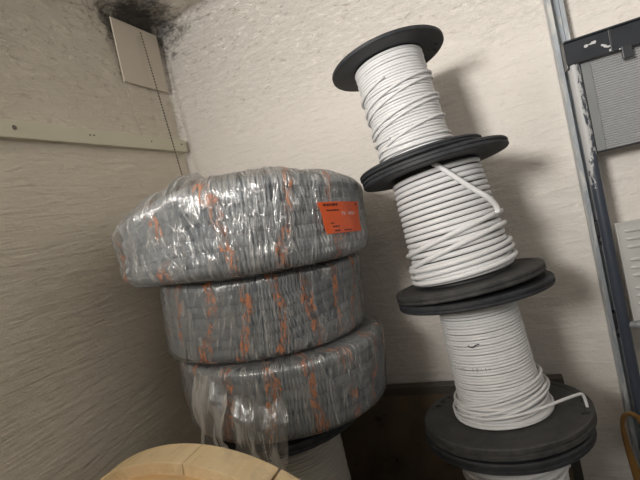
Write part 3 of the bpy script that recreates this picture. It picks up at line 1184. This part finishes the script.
ov = MB().box(0.0150, 0.034, 0.0012, 0.0028, 0.946, 1.158)  # darker strip in front of the sheet's left edge
ov.build('edge_strip', simple('dark_strip', (0.20, 0.21, 0.21), 0.5), fr)

# louvered panel standing on the rung
lv = empty('louvered_panel', (0.262, 1.200, 0.5215), 'light grey pressed metal panel with louvre slots standing on the frame rung', 'panel', None, (R(-1.2), 0, R(0)))
LM = simple('light_grey_metal', (0.52, 0.52, 0.50), 0.45, 0.1, 0.06, 20)
b = MB()
b.box(0.004, 0.27, -0.002, 0.002, 0, 0.2445)
b.build('panel_sheet', LM, lv, bevel=0.0008)
b = MB()
b.box(0.0, 0.004, -0.005, 0.006, 0, 0.2445)
b.build('side_flange', LM, lv, bevel=0.0008)
b = MB()
b.box(0.004, 0.27, -0.0045, 0.0035, 0.2400, 0.2446)
b.build('top_flange', LM, lv, bevel=0.0005)
def louvre(x0, x1, z):
    mb = MB()
    n = 8
    V = []
    for x, sc in ((x0, 0.0), (x0 + 0.006, 0.8), (x0 + 0.010, 1.0), (x1 - 0.010, 1.0), (x1 - 0.006, 0.8), (x1, 0.0)):
        for i in range(n + 1):
            a = PI * i / n
            V.append((x, -0.0015 - 0.0048 * sc * math.sin(a), z + 0.0052 * math.cos(a) * (0.3 + 0.7 * sc)))
    f = []
    for i in range(5):
        for j in range(n):
            f.append((i * (n + 1) + j, (i + 1) * (n + 1) + j, (i + 1) * (n + 1) + j + 1, i * (n + 1) + j + 1))
        f.append((i * (n + 1), i * (n + 1) + n, (i + 1) * (n + 1) + n, (i + 1) * (n + 1)))
    mb.add(V, f)
    return mb
zs = [0.222 - 0.0195 * i - (0.012 if i >= 3 else 0) - (0.012 if i >= 6 else 0) for i in range(10)]
for z in zs:
    if z > 0.01:
        for xx in (0.014, 0.092, 0.17):
            louvre(xx, xx + 0.062, z).build('louvre', LM, lv, smooth=True, angle=50)
b = MB()
b.box(0.056, 0.072, -0.0035, 0.0, 0.197, 0.209)
b.build('latch_slot', M['galv_dark'], lv)

# amber strap on the channel / frame
t = NT('amber_rubber')
ab = t.set(color=t.mix(t.noise(t.coords(), 30), (0.15, 0.075, 0.018), (0.25, 0.135, 0.04)), rough=0.35)
sp_pts = [(0.236, 1.1835, 0.262), (0.228, 1.180, 0.286), (0.212, 1.181, 0.296), (0.198, 1.182, 0.286), (0.1925, 1.182, 0.262), (0.193, 1.182, 0.225),
          (0.197, 1.182, 0.180), (0.203, 1.181, 0.130), (0.209, 1.180, 0.08), (0.214, 1.178, 0.03)]
P = np.array(sp_pts)
tt = np.linspace(0, len(P) - 1, 73)
Q = np.stack([np.interp(tt, np.arange(len(P)), P[:, i]) for i in range(3)], -1)
for _ in range(6):
    Q[1:-1] = (Q[:-2] + 2 * Q[1:-1] + Q[2:]) / 4
wd_ = np.interp(tt, [0, 2, 4, 6, 9], [0.006, 0.006, 0.005, 0.008, 0.016])
b = MB().sweep(Q, wd_, 14, flat=0.55)
tag(b.build('amber_strap', ab, None, smooth=True, angle=0), 'amber rubber strap hooked on the black post near the floor', 'strap')

# ------------------------------------------------------------------ left wall things
WM = simple('cream_batten', (0.66, 0.63, 0.50), 0.5, 0, 0.05, 8)
bt = empty('wall_batten', (XL, 0.60, 1.303), 'long cream painted batten screwed level on the left wall', 'batten')
b = MB()
b.box(-0.001, 0.020, -1.3, 0.672, -0.021, 0.021)
b.build('strip', WM, bt, bevel=0.0025)
SM = simple('screw_metal', (0.16, 0.15, 0.14), 0.35, 0.8)
for y, rr in ((0.070, 0.0055), (0.27, 0.002), (0.283, 0.002), (0.50, 0.002), (0.645, 0.0032), (-0.4, 0.0055)):
    s_ = MB().lathe([(0, 0), (rr, 0), (rr, 0.0012), (rr * 0.7, 0.003), (0, 0.0036)], 20, closed=False)
    s_.xform(Matrix.Translation((0.0198, y, 0.003 if rr > 0.004 else 0.004)) @ Matrix.Rotation(R(90), 4, 'Y'))
    s_.build('screw', SM, bt, smooth=True)

VM = simple('vent_cover', (0.60, 0.54, 0.45), 0.6, 0, 0.05, 9)
vc = empty('flue_cover', (XL + 0.010, 1.160, 1.598), 'square beige sheet covering the sooty flue hole in the upper corner', 'cover', None, (0, R(2.5), 0))
b = MB()
b.box(0.0, 0.0045, -0.099, 0.099, -0.100, 0.100)
b.build('cover_plate', VM, vc, bevel=0.001)
s_ = MB().lathe([(0, 0), (0.004, 0), (0.004, 0.003), (0, 0.005)], 14, closed=False)
s_.xform(Matrix.Translation((0.0044, 0.010, 0.075)) @ Matrix.Rotation(R(90), 4, 'Y'))
s_.build('eyelet', simple('eyelet', (0.6, 0.58, 0.52), 0.4, 0.6), vc, smooth=True)

# bead chain
cb_ = MB()
top = Vector((XL + 0.028, 1.170, 1.676))
bot = Vector((XL + 0.040, 1.190, 1.05))
n = 66
for i in range(n):
    p = top.lerp(bot, i / (n - 1))
    s_ = MB().lathe([(0.0002, -0.0034), (0.0022, -0.0020), (0.0030, 0), (0.0022, 0.0020), (0.0002, 0.0034)], 8, closed=False)
    cb_.add([(v[0] + p.x, v[1] + p.y, v[2] + p.z) for v in s_.v], s_.f)
cb_.sweep([top, top.lerp(bot, 0.5), bot], 0.0008, 6)
tag(cb_.build('bead_chain', simple('chain_metal', (0.16, 0.135, 0.11), 0.4, 0.5), None, smooth=True),
    'thin dark bead chain hanging from the flue cover down behind the top coil', 'chain')
# thin cord on the wall under the cover
co = MB().sweep([(XL + 0.006, 1.062, 1.50), (XL + 0.006, 1.066, 1.44), (XL + 0.006, 1.073, 1.38), (XL + 0.007, 1.078, 1.326)], 0.0009, 6)
tag(co.build('thin_cord', simple('cord', (0.45, 0.40, 0.33), 0.8), None), 'hair-thin pale cord running down from the flue cover to the batten', 'cord')
